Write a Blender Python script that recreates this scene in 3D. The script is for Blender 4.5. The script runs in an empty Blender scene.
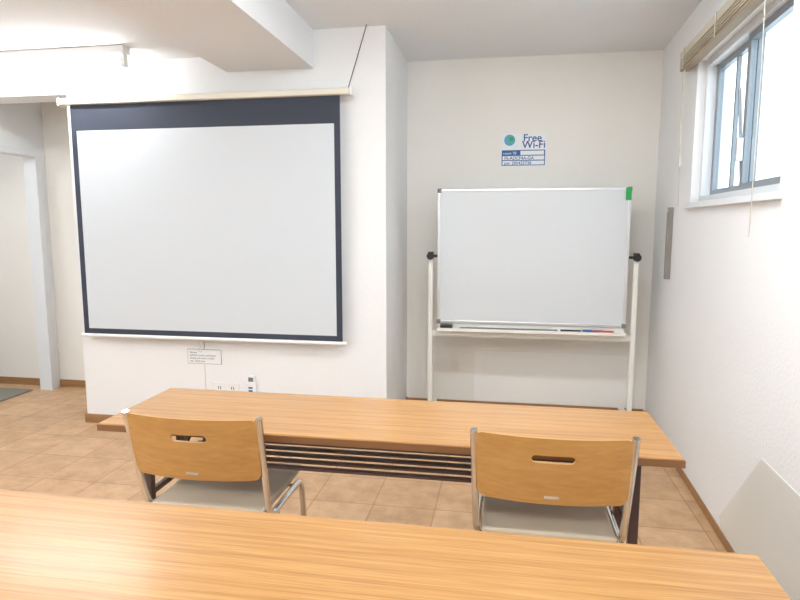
import bpy, bmesh, math
from mathutils import Matrix, Vector

scene = bpy.context.scene
scene.view_settings.view_transform = 'Standard'
D = bpy.data

# ------------------------------------------------------------ materials
def srgb(r, g, b):
    f = lambda c: (c/255/12.92) if c/255 <= 0.04045 else ((c/255+0.055)/1.055)**2.4
    return (f(r), f(g), f(b), 1)

def new_mat(name):
    m = D.materials.new(name); m.use_nodes = True
    nt = m.node_tree
    return m, nt, nt.nodes['Principled BSDF']

def plain(name, col, rough=0.5, metal=0.0, bump=0.0, bscale=80, var=0.0, spec=0.5):
    m, nt, p = new_mat(name)
    p.inputs['Base Color'].default_value = col
    p.inputs['Roughness'].default_value = rough
    p.inputs['Metallic'].default_value = metal
    p.inputs['Specular IOR Level'].default_value = spec
    tc = nt.nodes.new('ShaderNodeTexCoord')
    n = nt.nodes.new('ShaderNodeTexNoise'); n.inputs['Scale'].default_value = bscale
    n.inputs['Detail'].default_value = 4
    nt.links.new(tc.outputs['Object'], n.inputs['Vector'])
    if bump > 0:
        b = nt.nodes.new('ShaderNodeBump'); b.inputs['Strength'].default_value = bump
        b.inputs['Distance'].default_value = 0.01
        nt.links.new(n.outputs['Fac'], b.inputs['Height'])
        nt.links.new(b.outputs['Normal'], p.inputs['Normal'])
    if var > 0:
        n2 = nt.nodes.new('ShaderNodeTexNoise'); n2.inputs['Scale'].default_value = 1.3
        nt.links.new(tc.outputs['Object'], n2.inputs['Vector'])
        r = nt.nodes.new('ShaderNodeValToRGB')
        r.color_ramp.elements[0].position = 0.3; r.color_ramp.elements[1].position = 0.7
        r.color_ramp.elements[0].color = (col[0]*(1-var), col[1]*(1-var), col[2]*(1-var*1.3), 1)
        r.color_ramp.elements[1].color = col
        nt.links.new(n2.outputs['Fac'], r.inputs['Fac'])
        nt.links.new(r.outputs['Color'], p.inputs['Base Color'])
    return m

def emis(name, col, s):
    m, nt, p = new_mat(name)
    p.inputs['Base Color'].default_value = (0.9, 0.9, 0.9, 1)
    p.inputs['Emission Color'].default_value = col
    p.inputs['Emission Strength'].default_value = s
    return m

def wood(name, c1, c2, c3, rough=0.3, sx=1.2, sy=38, coat=0.0):
    m, nt, p = new_mat(name)
    tc = nt.nodes.new('ShaderNodeTexCoord')
    mp = nt.nodes.new('ShaderNodeMapping'); mp.inputs['Scale'].default_value = (sx, sy, sy)
    nt.links.new(tc.outputs['Object'], mp.inputs['Vector'])
    n = nt.nodes.new('ShaderNodeTexNoise'); n.inputs['Scale'].default_value = 1.6
    n.inputs['Detail'].default_value = 6; n.inputs['Roughness'].default_value = 0.62
    n.inputs['Distortion'].default_value = 0.4
    nt.links.new(mp.outputs['Vector'], n.inputs['Vector'])
    mp2 = nt.nodes.new('ShaderNodeMapping'); mp2.inputs['Scale'].default_value = (sx*5, sy*5, sy*5)
    nt.links.new(tc.outputs['Object'], mp2.inputs['Vector'])
    n2 = nt.nodes.new('ShaderNodeTexNoise'); n2.inputs['Scale'].default_value = 1.5
    n2.inputs['Detail'].default_value = 3
    nt.links.new(mp2.outputs['Vector'], n2.inputs['Vector'])
    mx = nt.nodes.new('ShaderNodeMath'); mx.operation = 'MULTIPLY_ADD'
    mx.inputs[1].default_value = 0.4
    nt.links.new(n2.outputs['Fac'], mx.inputs[0])
    s = nt.nodes.new('ShaderNodeMath'); s.operation = 'MULTIPLY'; s.inputs[1].default_value = 0.6
    nt.links.new(n.outputs['Fac'], s.inputs[0]); nt.links.new(s.outputs[0], mx.inputs[2])
    r = nt.nodes.new('ShaderNodeValToRGB')
    e = r.color_ramp.elements
    e[0].position = 0.34; e[0].color = c1
    e[1].position = 0.64; e[1].color = c3
    k = e.new(0.5); k.color = c2
    nt.links.new(mx.outputs[0], r.inputs['Fac'])
    nt.links.new(r.outputs['Color'], p.inputs['Base Color'])
    p.inputs['Roughness'].default_value = rough
    p.inputs['Coat Weight'].default_value = coat
    p.inputs['Coat Roughness'].default_value = 0.15
    return m

def floor_mat():
    m, nt, p = new_mat('floor_vinyl_tile')
    tc = nt.nodes.new('ShaderNodeTexCoord')
    br = nt.nodes.new('ShaderNodeTexBrick'); br.offset = 0.0; br.squash = 1
    br.inputs['Scale'].default_value = 1
    br.inputs['Brick Width'].default_value = 0.3; br.inputs['Row Height'].default_value = 0.3
    br.inputs['Mortar Size'].default_value = 0.004; br.inputs['Mortar Smooth'].default_value = 0.5
    br.inputs['Bias'].default_value = 0.0
    br.inputs['Color1'].default_value = srgb(212, 176, 138)
    br.inputs['Color2'].default_value = srgb(196, 159, 121)
    br.inputs['Mortar'].default_value = srgb(172, 134, 98)
    nt.links.new(tc.outputs['Object'], br.inputs['Vector'])
    n = nt.nodes.new('ShaderNodeTexNoise'); n.inputs['Scale'].default_value = 9
    n.inputs['Detail'].default_value = 6; n.inputs['Roughness'].default_value = 0.7
    nt.links.new(tc.outputs['Object'], n.inputs['Vector'])
    r = nt.nodes.new('ShaderNodeValToRGB')
    r.color_ramp.elements[0].position = 0.35; r.color_ramp.elements[0].color = (0.72, 0.67, 0.62, 1)
    r.color_ramp.elements[1].position = 0.65; r.color_ramp.elements[1].color = (1.05, 1.03, 1.0, 1)
    nt.links.new(n.outputs['Fac'], r.inputs['Fac'])
    mx = nt.nodes.new('ShaderNodeMixRGB'); mx.blend_type = 'MULTIPLY'; mx.inputs[0].default_value = 0.85
    nt.links.new(br.outputs['Color'], mx.inputs[1]); nt.links.new(r.outputs['Color'], mx.inputs[2])
    nt.links.new(mx.outputs[0], p.inputs['Base Color'])
    p.inputs['Roughness'].default_value = 0.42
    return m

M_wall = plain('plaster_white', srgb(240, 241, 242), 0.75, bump=0.22, bscale=70, var=0.02, spec=0.25)
M_wallb = plain('plaster_cream', srgb(243, 240, 234), 0.75, bump=0.15, bscale=60, var=0.05, spec=0.25)
M_patch = plain('plaster_paler', srgb(246, 245, 241), 0.7, bump=0.12, bscale=60)  # slightly paler tone for the low area of the back wall
M_ceil = plain('ceiling_paint', srgb(238, 240, 243), 0.85, bump=0.15, bscale=90, var=0.03)
M_floor = floor_mat()
M_base = wood('baseboard_wood', srgb(140, 100, 62), srgb(158, 116, 76), srgb(170, 130, 88), 0.45)
M_table = wood('table_oak_laminate', srgb(158, 110, 58), srgb(182, 134, 78), srgb(200, 154, 99), 0.28, sx=1.0, sy=55, coat=0.18)
M_edge = plain('table_edge_brown', srgb(132, 92, 58), 0.4)
M_dark = plain('brown_painted_steel', srgb(76, 56, 52), 0.4)
M_ply = wood('chair_plywood', srgb(180, 132, 72), srgb(190, 142, 80), srgb(198, 151, 90), 0.33, sx=2, sy=14)
M_chrome = plain('chrome', (0.78, 0.77, 0.76, 1), 0.12, 1.0)
M_seat = plain('seat_vinyl', srgb(194, 180, 158), 0.5, bump=0.1, bscale=200)
M_white = plain('white_enamel', srgb(240, 240, 240), 0.35)
M_screen = plain('screen_fabric', srgb(208, 214, 219), 0.8)
M_blackb = plain('screen_black_border', srgb(54, 60, 74), 0.75)
M_casing = plain('screen_casing_cream', srgb(226, 221, 206), 0.4)
M_wb = plain('whiteboard_surface', srgb(216, 220, 223), 0.16)
M_alu = plain('aluminium', (0.72, 0.72, 0.73, 1), 0.35, 0.85)
M_ivory = plain('ivory_steel', srgb(236, 235, 228), 0.35)
M_black = plain('black_plastic', srgb(28, 28, 30), 0.4)
M_green = plain('green_plastic', srgb(30, 160, 80), 0.5)
M_blue = plain('blue_print', srgb(40, 95, 155), 0.6)
M_lblue = plain('light_blue_print', srgb(90, 160, 185), 0.6)
M_red = plain('red_plastic', srgb(190, 50, 40), 0.4)
M_paper = plain('paper', srgb(238, 240, 242), 0.7)
M_grey = plain('grey_text', srgb(120, 120, 122), 0.7)
M_sash = plain('window_sash_grey', srgb(140, 148, 156), 0.35, 0.3)
M_winw = plain('window_frame_white', srgb(228, 231, 234), 0.4)
M_blind = plain('blind_slat_beige', srgb(208, 200, 182), 0.5)
M_blindd = plain('blind_slat_brown', srgb(150, 132, 108), 0.5)
M_strip = plain('grey_metal_strip', srgb(140, 134, 128), 0.5, 0.0)
M_rug = plain('rug_grey', srgb(140, 136, 124), 0.95, bump=0.8, bscale=220)
M_cord = plain('cord_white', srgb(205, 200, 188), 0.6)
M_wire = plain('wire_dark', srgb(90, 85, 78), 0.5)
M_pale = plain('pale_shape', srgb(226, 226, 220), 0.6)
M_tube = emis('fluorescent_tube_glow', (0.96, 0.985, 1, 1), 46)
M_panel = emis('lamp_diffuser_glow', (0.915, 0.965, 1, 1), 38)

def glass_mat():
    m = D.materials.new('window_glass'); m.use_nodes = True
    nt = m.node_tree; nt.nodes.clear()
    o = nt.nodes.new('ShaderNodeOutputMaterial')
    mix = nt.nodes.new('ShaderNodeMixShader'); mix.inputs[0].default_value = 0.06
    t = nt.nodes.new('ShaderNodeBsdfTransparent'); t.inputs[0].default_value = (0.93, 0.96, 0.97, 1)
    g = nt.nodes.new('ShaderNodeBsdfGlossy'); g.inputs['Roughness'].default_value = 0.02
    nt.links.new(t.outputs[0], mix.inputs[1]); nt.links.new(g.outputs[0], mix.inputs[2])
    nt.links.new(mix.outputs[0], o.inputs[0])
    return m
M_glass = glass_mat()

# ------------------------------------------------------------ builders
def link(ob, parent=None):
    scene.collection.objects.link(ob)
    if parent is not None:
        ob.parent = parent
    return ob

def root(name, loc=(0, 0, 0), rz=0.0):
    e = D.objects.new(name, None); e.empty_display_size = 0.1
    e.location = loc; e.rotation_euler = (0, 0, rz)
    return link(e)

def boxes(name, lst, mat, parent=None, bevel=0.0, loc=None, rz=0.0, seg=2):
    bm = bmesh.new()
    for (x0, x1, y0, y1, z0, z1) in lst:
        vs = [bm.verts.new(v) for v in [(x0,y0,z0),(x1,y0,z0),(x1,y1,z0),(x0,y1,z0),
                                        (x0,y0,z1),(x1,y0,z1),(x1,y1,z1),(x0,y1,z1)]]
        for f in [(0,3,2,1),(4,5,6,7),(0,1,5,4),(1,2,6,5),(2,3,7,6),(3,0,4,7)]:
            bm.faces.new([vs[i] for i in f])
    if bevel > 0:
        bmesh.ops.bevel(bm, geom=list(bm.edges), offset=bevel, segments=seg, affect='EDGES', profile=0.5)
    me = D.meshes.new(name); bm.to_mesh(me); bm.free()
    me.materials.append(mat)
    ob = D.objects.new(name, me)
    if loc is not None: ob.location = loc
    ob.rotation_euler = (0, 0, rz)
    return link(ob, parent)

def box(name, x0, x1, y0, y1, z0, z1, mat, parent=None, bevel=0.0, **k):
    return boxes(name, [(x0, x1, y0, y1, z0, z1)], mat, parent, bevel, **k)

def to_mesh(ob, name, mat, parent, smooth=True):
    scene.collection.objects.link(ob)
    dg = bpy.context.evaluated_depsgraph_get()
    me = D.meshes.new_from_object(ob.evaluated_get(dg), depsgraph=dg)
    mw = ob.matrix_basis.copy()
    D.objects.remove(ob)
    me.materials.clear(); me.materials.append(mat)
    me.transform(mw)
    if smooth:
        for p in me.polygons: p.use_smooth = True
    o2 = D.objects.new(name, me)
    return link(o2, parent)

def fillet(pts, r, n=6):
    pts = [Vector(p) for p in pts]
    out = [pts[0]]
    for i in range(1, len(pts)-1):
        a, b, c = pts[i-1], pts[i], pts[i+1]
        d1 = (a-b); d2 = (c-b)
        rr = min(r, d1.length*0.45, d2.length*0.45)
        p1 = b + d1.normalized()*rr; p2 = b + d2.normalized()*rr
        for k in range(n+1):
            t = k/n
            out.append((1-t)**2*p1 + 2*(1-t)*t*b + t*t*p2)
    out.append(pts[-1])
    return out

def tube(name, pts, rad, mat, parent=None, fr=0.0, res=5):
    if fr > 0: pts = fillet(pts, fr)
    cu = D.curves.new(name, 'CURVE'); cu.dimensions = '3D'
    cu.bevel_depth = rad; cu.bevel_resolution = res; cu.use_fill_caps = True
    sp = cu.splines.new('POLY'); sp.points.add(len(pts)-1)
    for i, p in enumerate(pts): sp.points[i].co = (p[0], p[1], p[2], 1)
    return to_mesh(D.objects.new(name, cu), name, mat, parent)

def text(name, s, size, loc, mat, parent, ext=0.0005, align='LEFT', bold=0.0):
    cu = D.curves.new(name, 'FONT'); cu.body = s; cu.size = size; cu.extrude = ext
    cu.align_x = align; cu.offset = bold
    o = D.objects.new(name, cu)
    o.matrix_basis = Matrix.Translation(loc) @ Matrix.Rotation(math.pi/2, 4, 'X')
    return to_mesh(o, name, mat, parent, smooth=False)

def disc_y(name, x, y, z, r, d, mat, parent):
    return tube(name, [(x, y, z), (x, y+d, z)], r, mat, parent, res=8)

# ------------------------------------------------------------ room shell
CH = 2.49
BY = 4.36      # back wall
PY = 3.57      # projecting wall face
LX = -3.65
RY = -3.5
box('floor', -5.6, 1.3, RY-0.15, BY+0.15, -0.1, 0.0, M_floor)
boxes('ceiling', [(-5.6, 1.3, RY-0.15, BY+0.15, CH, CH+0.12), (-5.6, -1.69, RY, BY, 2.365, CH)], M_ceil)
box('wall_back', -5.6, 1.3, BY, BY+0.15, 0, CH, M_wallb)
box('wall_back_projecting', -2.80, -0.705, PY, BY, 0, CH, M_wall)
box('ceiling_beam_lintel', -3.65, -2.80, PY, PY+0.2, 2.18, 2.365, M_wall)
box('ceiling_beam', -1.69, -1.14, RY, PY, 2.27, CH, M_ceil)
# left wall with doorway
boxes('wall_left', [(LX-0.08, LX, RY, 3.25, 0, 2.365), (LX-0.08, LX, 3.25, 4.29, 1.9, 2.365),
                    (LX-0.08, LX, 4.29, BY, 0, 2.365)], M_wall)
boxes('trim_doorway', [(LX-0.09, LX+0.02, 4.235, 4.30, 0, 1.875), (LX-0.09, LX+0.02, 3.25, 3.32, 0, 1.875),
                       (LX-0.092, LX+0.025, 3.25, 4.305, 1.875, 1.925)], M_winw)
box('wall_side_room_left', -5.6, -5.48, 1.5, BY, 0, 2.365, M_wall)
box('wall_side_room_front', -5.48, LX-0.08, 1.5, 1.6, 0, 2.365, M_wall)
# rear wall; its unseen window is added to let in fill daylight
boxes('wall_rear', [(LX, -1.95, RY-0.15, RY, 0, CH), (-0.75, 1.0, RY-0.15, RY, 0, CH),
                    (-1.95, -0.75, RY-0.15, RY, 0, 0.95), (-1.95, -0.75, RY-0.15, RY, 2.15, CH)], M_wall)
w2 = root('added_window', (-1.35, RY-0.08, 0.95))
boxes('frame', [(-0.60, -0.56, -0.03, 0.03, 0, 1.20), (0.56, 0.60, -0.03, 0.03, 0, 1.20),
                (-0.56, 0.56, -0.03, 0.03, 0, 0.045), (-0.56, 0.56, -0.03, 0.03, 1.155, 1.20),
                (-0.02, 0.02, -0.03, 0.03, 0.045, 1.155)], M_winw, w2)
box('glass', -0.56, 0.56, -0.004, 0.004, 0.045, 1.155, M_glass, w2)
# right wall (slightly out of square)
RZ = math.radians(-2.0)
RO = (0.975, 3.5, 0)
WA, WB, Z0, Z1 = -1.20, -0.03, 1.46, 2.19
boxes('wall_right', [(0, 0.16, -7.1, WA, 0, CH), (0, 0.16, WB, 0.86, 0, CH),
                     (0, 0.16, WA, WB, 0, Z0), (0, 0.16, WA, WB, Z1, CH)], M_wall, loc=RO, rz=RZ)
box('baseboard_right', -0.006, 0, -7.0, 0.85, 0, 0.042, M_base, loc=RO, rz=RZ)
boxes('baseboard_back', [(-0.705, 0.99, BY-0.012, BY, 0, 0.05), (-5.4, -2.80, BY-0.012, BY, 0, 0.06)], M_base)
boxes('baseboard_projecting', [(-2.80, -0.705, PY-0.012, PY, 0, 0.06), (-0.705, -0.693, PY-0.012, BY-0.012, 0, 0.06),
                               (-2.812, -2.80, PY-0.012, BY-0.012, 0, 0.06)], M_base)
box('baseboard_left', LX, LX+0.012, RY, 3.25, 0, 0.06, M_base)
box('wall_back_patch', -0.20, 0.92, BY-0.003, BY, 0.052, 0.433, M_patch)
# thin pale polygon low on the right wall, far edge slanted
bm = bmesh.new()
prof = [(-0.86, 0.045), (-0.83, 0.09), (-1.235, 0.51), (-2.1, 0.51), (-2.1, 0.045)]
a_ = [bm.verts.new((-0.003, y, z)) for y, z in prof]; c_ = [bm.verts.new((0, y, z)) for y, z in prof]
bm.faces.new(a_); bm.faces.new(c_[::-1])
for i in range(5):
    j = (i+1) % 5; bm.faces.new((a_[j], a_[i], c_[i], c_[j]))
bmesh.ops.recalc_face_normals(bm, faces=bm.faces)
me = D.meshes.new('wall_right_shape'); bm.to_mesh(me); bm.free(); me.materials.append(M_pale)
ob = D.objects.new('wall_right_shape', me); ob.location = RO; ob.rotation_euler = (0, 0, RZ); link(ob)

# ------------------------------------------------------------ window_1
w = root('window_1', RO, RZ)
boxes('outer_frame', [(0.04, 0.14, WA, WA+0.035, Z0, Z1), (0.04, 0.14, WB-0.035, WB, Z0, Z1),
                      (0.04, 0.14, WA+0.035, WB-0.035, Z0, Z0+0.035), (0.04, 0.14, WA+0.035, WB-0.035, Z1-0.035, Z1)], M_winw, w)
def sash(nm, y0, y1, x):
    t = 0.036
    boxes(nm, [(x, x+0.025, y0, y0+t, Z0+0.035, Z1-0.035), (x, x+0.025, y1-t, y1, Z0+0.035, Z1-0.035),
               (x, x+0.025, y0+t, y1-t, Z0+0.035, Z0+0.065), (x, x+0.025, y0+t, y1-t, Z1-0.067, Z1-0.035)], M_sash, w)
    box(nm+'_glass', x+0.010, x+0.014, y0+t, y1-t, Z0+0.065, Z1-0.067, M_glass, w)
mid = (WA+WB)/2
sash('sash_1', mid-0.02, WB-0.035, 0.085)
sash('sash_2', WA+0.035, mid+0.02, 0.058)
box('latch', 0.03, 0.058, mid-0.012, mid+0.012, 1.62, 1.72, M_alu, w, 0.004)
boxes('inner_stile', [(0.088, 0.104, mid+0.24, mid+0.262, Z0+0.065, Z1-0.067)], M_sash, w)
tube('stay_bar', [(0.075, mid+0.05, Z0+0.08), (0.06, mid+0.10, 1.95)], 0.007, M_sash, w)
boxes('sill', [(-0.025, 0.14, WA-0.03, WB+0.03, Z0-0.028, Z0)], M_winw, w, 0.003)

b = root('venetian_blind', RO, RZ)
box('headrail', -0.062, -0.012, WA-0.12, 0.10, 2.235, 2.27, M_blind, b, 0.002)
for i in range(7):
    z = 2.232 - i*0.007
    box('slat_%d' % (i+1), -0.064+0.002*(i % 2), -0.012, WA-0.11, 0.09, z-0.004, z, M_blindd if i % 2 else M_blind, b)
box('bottom_rail', -0.062, -0.012, WA-0.11, 0.09, 2.168, 2.182, M_blindd, b, 0.002)
for i, y in enumerate([0.0, -0.55, -1.1]):
    tube('ladder_%d' % i, [(-0.068, y, 2.27), (-0.068, y, 2.165)], 0.003, M_cord, b)
tube('pull_cord', [(-0.05, 0.07, 2.24), (-0.045, 0.075, 1.9), (-0.03, 0.10, 1.45)], 0.0025, M_cord, b)
tube('tilt_cord', [(-0.05, -1.08, 2.24), (-0.045, -1.08, 1.9), (-0.04, -1.06, 1.30)], 0.002, M_cord, b)
tube('wand', [(-0.05, 0.03, 2.24), (-0.05, 0.03, 1.72)], 0.003, M_cord, b)
box('cord_weight', -0.056, -0.044, 0.024, 0.036, 1.66, 1.72, M_cord, b, 0.002)
s = root('wall_metal_strip', RO, RZ)
box('strip', -0.03, 0, 0.33, 0.365, 1.02, 1.45, M_strip, s, 0.003)
box('hook', -0.036, -0.03, 0.34, 0.355, 1.42, 1.44, M_alu, s, 0.002)

# ------------------------------------------------------------ projector screen
s = root('projector_screen', (-1.84, 3.49, 0))
hw = 0.878; sy0, sy1 = 0.0, 0.004
zb, zt = 0.638, 2.085
box('casing', -0.93, 0.945, -0.03, 0.03, 2.092, 2.130, M_casing, s, 0.008)
box('casing_cap_left', -0.945, -0.93, -0.032, 0.032, 2.087, 2.135, M_white, s, 0.004)
box('casing_cap_right', 0.945, 0.96, -0.032, 0.032, 2.087, 2.135, M_white, s, 0.004)
box('fabric_white', -hw+0.036, hw-0.036, sy0, sy1, zb+0.034, 1.935, M_screen, s)
boxes('fabric_border', [(-hw, hw, sy0, sy1, 1.935, 2.10), (-hw, hw, sy0, sy1, zb, zb+0.034),
                        (-hw, -hw+0.036, sy0, sy1, zb+0.034, 1.935), (hw-0.036, hw, sy0, sy1, zb+0.034, 1.935)], M_blackb, s)
tube('bottom_bar', [(-hw-0.02, 0.002, zb-0.012), (hw+0.025, 0.002, zb-0.012)], 0.012, M_white, s)
tube('pull_cord', [(-0.06, 0.0, zb-0.02), (-0.06, 0.0, zb-0.07)], 0.002, M_cord, s)
tube('pull_ring', [(-0.06+0.014*math.cos(a*math.pi/6), 0, zb-0.084+0.014*math.sin(a*math.pi/6)) for a in range(13)], 0.002, M_cord, s)
tube('hanging_wire_right', [(0.93, 0.0, 2.13), (1.03, 0.05, CH)], 0.003, M_wire, s)
tube('hanging_wire_left', [(-0.93, 0.0, 2.13), (-1.0, -0.1, 2.365)], 0.003, M_wire, s)
for i, x in enumerate((-0.80, 0.80)):
    box('wall_bracket_%d' % i, x-0.015, x+0.015, 0.02, 0.08, 2.10, 2.13, M_white, s)

# signs and bits under the screen
s = root('screen_notice_sign', (-1.915, PY, 0.492))
box('plate_border', -0.117, 0.117, -0.004, 0, -0.048, 0.048, M_grey, s)
box('plate', -0.115, 0.115, -0.006, -0.001, -0.046, 0.046, M_paper, s, 0.002)
for i in range(4):
    z = 0.028-i*0.019
    text('text_%d' % i, ['Notice', 'pull the screen cord down', 'slowly and return it after', 'use. Thank you'][i], 0.017, (-0.1, -0.0065, z-0.006), M_grey, s)
tube('hanging_cord', [(0.0, -0.004, 0.046), (0.004, -0.004, 0.075), (0.0, -0.004, 0.10)], 0.0015, M_wire, s)
tube('lower_cord', [(0.0, -0.004, -0.046), (0.002, -0.004, -0.30), (0.0, -0.004, -0.43)], 0.002, M_cord, s)
s = root('wall_outlet', (-1.77, PY, 0.29))
box('plate', -0.09, 0.09, -0.008, 0, -0.035, 0.035, M_white, s, 0.003)
boxes('slots', [(-0.055, -0.051, -0.0095, -0.008, -0.01, 0.01), (-0.04, -0.036, -0.0095, -0.008, -0.01, 0.01),
                (0.036, 0.04, -0.0095, -0.008, -0.01, 0.01), (0.051, 0.055, -0.0095, -0.008, -0.01, 0.01)], M_black, s)
s = root('remote_control_holder', (-1.59, PY, 0.31))
box('holder', -0.034, 0.034, -0.03, 0, -0.06, 0.03, M_white, s, 0.004)
box('remote', -0.024, 0.024, -0.024, -0.006, -0.04, 0.075, M_paper, s, 0.004)
box('display', -0.016, 0.016, -0.026, -0.024, 0.035, 0.062, M_grey, s)
boxes('buttons', [(-0.014, 0.014, -0.032, -0.03, -0.01, 0.0), (-0.014, 0.014, -0.032, -0.03, -0.03, -0.02)], M_blue, s)

# ------------------------------------------------------------ whiteboard
s = root('mobile_whiteboard', (0.168, 4.0, 0))
x0, x1, z0, z1 = -0.608, 0.608, 0.690, 1.580
box('panel', x0+0.01, x1-0.01, -0.008, 0.008, z0+0.01, z1-0.01, M_wb, s)
boxes('frame', [(x0, x1, -0.014, 0.014, z1-0.018, z1), (x0, x1, -0.014, 0.014, z0, z0+0.018),
                (x0, x0+0.018, -0.014, 0.014, z0+0.018, z1-0.018), (x1-0.018, x1, -0.014, 0.014, z0+0.018, z1-0.018)], M_alu, s, 0.002)
for i, (x, z) in enumerate([(x0+0.012, z0+0.012), (x1-0.012, z0+0.012), (x0+0.012, z1-0.012), (x1-0.012, z1-0.012)]):
    box('corner_%d' % i, x-0.014, x+0.014, -0.018, 0.018, z-0.014, z+0.014, M_grey, s, 0.005)
boxes('tray', [(-0.60, 0.60, -0.085, 0.0, 0.648, 0.654), (-0.60, 0.60, -0.088, -0.082, 0.648, 0.668), (-0.60, 0.60, -0.004, 0.002, 0.648, 0.69)], M_ivory, s)
for i, x in enumerate((-0.652, 0.655)):
    box('post_%d' % i, x-0.016, x+0.016, -0.016, 0.016, 0.06, 1.165, M_ivory, s, 0.004)
    box('post_cap_%d' % i, x-0.018, x+0.018, -0.018, 0.018, 1.155, 1.168, M_black, s, 0.004)
    sgn = -1 if i == 0 else 1
    tube('pivot_%d' % i, [(x-sgn*0.05, 0, 1.14), (x+sgn*0.02, 0, 1.14)], 0.009, M_black, s)
    disc_y('knob_%d' % i, x, -0.04, 1.14, 0.024, 0.03, M_black, s)
    box('foot_%d' % i, x-0.02, x+0.02, -0.27, 0.27, 0.06, 0.085, M_ivory, s, 0.005)
    for j, y in enumerate((-0.24, 0.24)):
        tube('caster_%d_%d' % (i, j), [(x-0.012, y, 0.028), (x+0.012, y, 0.028)], 0.028, M_black, s, res=8)
        box('caster_fork_%d_%d' % (i, j), x-0.006, x+0.006, y-0.008, y+0.008, 0.03, 0.06, M_alu, s)
box('crossbar', -0.64, 0.64, -0.012, 0.012, 0.60, 0.635, M_ivory, s, 0.003)
box('lower_crossbar', -0.64, 0.64, -0.012, 0.012, 0.09, 0.115, M_ivory, s, 0.003)
box('green_magnet', 0.572, 0.606, -0.022, -0.014, 1.50, 1.578, M_green, s, 0.003)
tube('marker_red', [(0.40, -0.045, 0.664), (0.53, -0.045, 0.664)], 0.010, M_red, s)
tube('marker_black', [(0.20, -0.05, 0.664), (0.33, -0.05, 0.664)], 0.010, M_black, s)
tube('marker_blue', [(0.34, -0.03, 0.664), (0.47, -0.03, 0.664)], 0.010, M_blue, s)
box('eraser', -0.58, -0.50, -0.07, -0.02, 0.655, 0.688, M_black, s, 0.004)
box('pointer_bar', -0.45, 0.18, -0.075, -0.055, 0.655, 0.674, M_grey, s, 0.002)

# ------------------------------------------------------------ wifi poster
s = root('free_wifi_poster', (0.115, BY, 1.863))
box('sheet', -0.155, 0.155, -0.004, 0, -0.113, 0.113, M_paper, s)
text('title_free', 'Free', 0.07, (0.06, -0.0045, 0.058), M_blue, s, align='CENTER', bold=0.001)
text('title_wifi', 'Wi-Fi', 0.07, (0.07, -0.0045, 0.012), M_blue, s, align='CENTER', bold=0.001)
disc_y('globe', -0.095, -0.006, 0.068, 0.038, 0.002, M_lblue, s)
disc_y('globe_land', -0.085, -0.0075, 0.075, 0.016, 0.002, M_green, s)
boxes('blue_box', [(-0.148, 0.148, -0.0055, -0.004, -0.106, 0.0)], M_blue, s)
boxes('fields', [(-0.02, 0.14, -0.0065, -0.0055, -0.034, -0.006), (-0.142, 0.142, -0.0065, -0.0055, -0.068, -0.040),
                 (-0.142, 0.142, -0.0065, -0.0055, -0.101, -0.074)], M_paper, s)
text('network', 'room 78', 0.026, (-0.14, -0.007, -0.03), M_paper, s)
text('network_name', 'FS-ADCF4A-GA', 0.030, (-0.13, -0.007, -0.065), M_blue, s, bold=0.0004)
text('password', 'pw: 205425738', 0.030, (-0.13, -0.007, -0.099), M_blue, s, bold=0.0004)

# ------------------------------------------------------------ tables
def table(yc):
    s = root('folding_training_table', (-0.399, yc, 0))
    W, Dp = 0.906, 0.2215
    box('top', -W+0.002, W-0.002, -Dp+0.002, Dp-0.002, 0.678, 0.70, M_table, s, 0.003)
    boxes('edge_band', [(-W, W, -Dp, -Dp+0.004, 0.675, 0.696), (-W, W, Dp-0.004, Dp, 0.675, 0.696),
                        (-W, -W+0.004, -Dp+0.004, Dp-0.004, 0.675, 0.696), (W-0.004, W, -Dp+0.004, Dp-0.004, 0.675, 0.696)], M_edge, s)
    boxes('under_frame', [(-0.81, 0.81, -0.165, -0.145, 0.652, 0.678), (-0.81, 0.81, 0.155, 0.175, 0.652, 0.678),
                          (-0.81, -0.79, -0.145, 0.155, 0.652, 0.678), (0.79, 0.81, -0.145, 0.155, 0.652, 0.678)], M_dark, s)
    rods = []
    for i in range(7):
        y = -0.185+i*0.052
        rods.append((-0.66, 0.66, y-0.011, y+0.011, 0.577, 0.584))
    for x in (-0.66, 0.645):
        rods.append((x, x+0.015, -0.195, 0.13, 0.566, 0.577))
    boxes('shelf_slats', rods, M_dark, s)
    for x in (-0.66, 0.645):
        boxes('shelf_hanger', [(x, x+0.015, -0.165, -0.150, 0.577, 0.66), (x, x+0.015, 0.11, 0.13, 0.577, 0.678)], M_dark, s)
    for i, x in enumerate((-0.80, 0.80)):
        for j, y in enumerate((-0.11, 0.13)):
            box('leg_%d_%d' % (i, j), x-0.014, x+0.014, y-0.014, y+0.014, 0.02, 0.672, M_dark, s, 0.004)
            box('leg_pad_%d_%d' % (i, j), x-0.018, x+0.018, y-0.018, y+0.018, 0.0, 0.024, M_black, s, 0.004)
        box('leg_brace_%d' % i, x-0.01, x+0.01, -0.10, 0.12, 0.16, 0.185, M_dark, s, 0.003)
        sg = -1 if i else 1
        tube('folding_stay_%d' % i, [(x+sg*0.012, 0.0, 0.42), (x+sg*0.13, 0.0, 0.66)], 0.006, M_dark, s)
        box('stay_bar_%d' % i, x-0.01, x+0.01, -0.10, 0.12, 0.41, 0.43, M_dark, s, 0.003)
    return s
table(1.9255)
table(0.9985)

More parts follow.
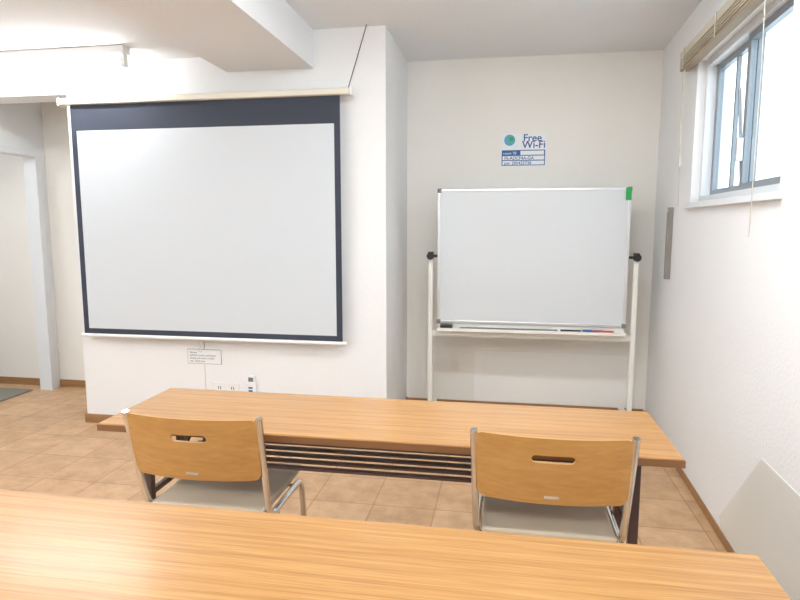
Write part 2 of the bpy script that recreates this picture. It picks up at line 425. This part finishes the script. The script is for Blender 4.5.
# ------------------------------------------------------------ chairs
def backrest_mesh(parent):
    W, zlo, zhi, r, th = 0.210, 0.583, 0.782, 0.02, 0.011
    nx, nz = 40, 10
    bm = bmesh.new()
    def P(i, k, side):
        u = -1+2*i/nx
        x = W*math.copysign(abs(u)**0.85, u)
        d = max(0, abs(x)-(W-r))
        cut = r-math.sqrt(max(0, r*r-d*d))
        a, c = zlo+cut, zhi-cut
        t = k/nz
        z = a+(c-a)*t
        tt = (z-zlo)/(zhi-zlo)
        y = -0.030*(1-(x/W)**2)-0.035*(tt-1)
        xs = x*(0.965+0.035*tt)
        return (xs, y-side*th, z)
    F = [[bm.verts.new(P(i, k, 1)) for k in range(nz+1)] for i in range(nx+1)]
    B = [[bm.verts.new(P(i, k, 0)) for k in range(nz+1)] for i in range(nx+1)]
    for i in range(nx):
        for k in range(nz):
            bm.faces.new((F[i][k], F[i+1][k], F[i+1][k+1], F[i][k+1]))
            bm.faces.new((B[i][k], B[i][k+1], B[i+1][k+1], B[i+1][k]))
    for i in range(nx):
        bm.faces.new((F[i][0], B[i][0], B[i+1][0], F[i+1][0]))
        bm.faces.new((F[i][nz], F[i+1][nz], B[i+1][nz], B[i][nz]))
    for k in range(nz):
        bm.faces.new((F[0][k], F[0][k+1], B[0][k+1], B[0][k]))
        bm.faces.new((F[nx][k], B[nx][k], B[nx][k+1], F[nx][k+1]))
    bmesh.ops.recalc_face_normals(bm, faces=bm.faces)
    me = D.meshes.new('backrest'); bm.to_mesh(me); bm.free()
    ob = D.objects.new('backrest_tmp', me)
    # slot cutter (stadium prism)
    bm = bmesh.new(); L, R, zc = 0.046, 0.0115, 0.720
    prof = []
    for k in range(13):
        a = -math.pi/2+math.pi*k/12; prof.append((L+R*math.cos(a), zc+R*math.sin(a)))
    for k in range(13):
        a = math.pi/2+math.pi*k/12; prof.append((-L+R*math.cos(a), zc+R*math.sin(a)))
    f = [bm.verts.new((x, -0.2, z)) for x, z in prof]; g = [bm.verts.new((x, 0.1, z)) for x, z in prof]
    bm.faces.new(f); bm.faces.new(g[::-1])
    for i in range(len(f)):
        j = (i+1) % len(f); bm.faces.new((f[j], f[i], g[i], g[j]))
    bmesh.ops.recalc_face_normals(bm, faces=bm.faces)
    mc = D.meshes.new('cut'); bm.to_mesh(mc); bm.free()
    cut = D.objects.new('cut_tmp', mc); scene.collection.objects.link(cut)
    md = ob.modifiers.new('b', 'BOOLEAN'); md.operation = 'DIFFERENCE'; md.object = cut; md.solver = 'EXACT'
    o = to_mesh(ob, 'backrest', M_ply, parent, smooth=False)
    D.objects.remove(cut)
    return o

def chair(x, y, rz=0.0):
    s = root('stacking_chair', (x, y, 0), rz)
    backrest_mesh(s)
    box('seat', -0.190, 0.190, 0.055, 0.435, 0.447, 0.468, M_seat, s, 0.009, seg=3)
    box('seat_shell', -0.180, 0.180, 0.065, 0.425, 0.438, 0.448, M_ply, s, 0.003)
    for i, sx in enumerate((-1, 1)):
        X = sx*0.214
        tube('side_frame_%d' % i, [(X, -0.005, 0.785), (X*0.98, 0.035, 0.60), (X*0.955, 0.075, 0.44), (X*0.955, 0.37, 0.44), (X*0.985, 0.42, 0.012)],
             0.0105, M_chrome, s, fr=0.05)
        tube('rear_leg_%d' % i, [(X*0.955, 0.14, 0.435), (X*0.985, 0.0, 0.012)], 0.0105, M_chrome, s)
        for j, yy in enumerate((0.42, 0.0)):
            box('foot_glide_%d_%d' % (i, j), X*0.985-0.014, X*0.985+0.014, yy-0.014, yy+0.014, 0.0, 0.016, M_black, s, 0.004)
    tube('cross_rail_front', [(-0.203, 0.33, 0.428), (0.203, 0.33, 0.428)], 0.009, M_chrome, s)
    tube('cross_rail_rear', [(-0.203, 0.10, 0.428), (0.203, 0.10, 0.428)], 0.009, M_chrome, s)
    box('label', -0.02, 0.02, -0.0125, -0.0055, 0.602, 0.609, M_alu, s)
    return s
chair(-0.908, 1.600)
chair(0.141, 1.618)

# ------------------------------------------------------------ lamps
s = root('fluorescent_lamp', (-2.785, 3.28, 2.365))
box('housing', -0.60, 0.62, -0.035, 0.035, -0.045, 0.0, M_white, s, 0.004)
for i, x in enumerate((-0.59, 0.60)):
    box('socket_%d' % i, x-0.012, x+0.012, -0.02, 0.02, -0.115, -0.04, M_white, s, 0.003)
tube('tube', [(-0.578, 0, -0.095), (0.588, 0, -0.095)], 0.019, M_tube, s, res=6)

def ceil_lamp(x, y, z, along='x', L=1.2, wd=0.2):
    s = root('ceiling_lamp', (x, y, z))
    a, c = (L/2, wd/2) if along == 'x' else (wd/2, L/2)
    box('housing', -a-0.02, a+0.02, -c-0.02, c+0.02, -0.03, 0.0, M_white, s, 0.004)
    box('diffuser', -a, a, -c, c, -0.075, -0.03, M_panel, s, 0.01)
ceil_lamp(-2.7, 1.0, 2.365)
ceil_lamp(-0.1, -0.6, CH)
ceil_lamp(-0.1, 1.9, CH)  # added lamp, out of view, to brighten the whiteboard side
ceil_lamp(-2.7, -1.6, 2.365)
ceil_lamp(-4.6, 2.9, 2.365, L=0.6, wd=0.2)

box('entrance_rug', -4.7, -3.78, 3.75, 4.2, 0.0, 0.012, M_rug, bevel=0.004)

# ------------------------------------------------------------ world
wd = D.worlds.new('World'); scene.world = wd; wd.use_nodes = True
bg = wd.node_tree.nodes['Background']
bg.inputs[0].default_value = (0.86, 0.94, 1.0, 1); bg.inputs[1].default_value = 3.0

# ------------------------------------------------------------ camera
cd = D.cameras.new('camera'); cam = D.objects.new('camera', cd); link(cam)
cd.sensor_width = 36; cd.lens = 27.0; cd.clip_start = 0.02
cam.location = (0, 0, 1.345)
cam.rotation_euler = (math.radians(90-7.125), 0, math.radians(9.85))
scene.camera = cam
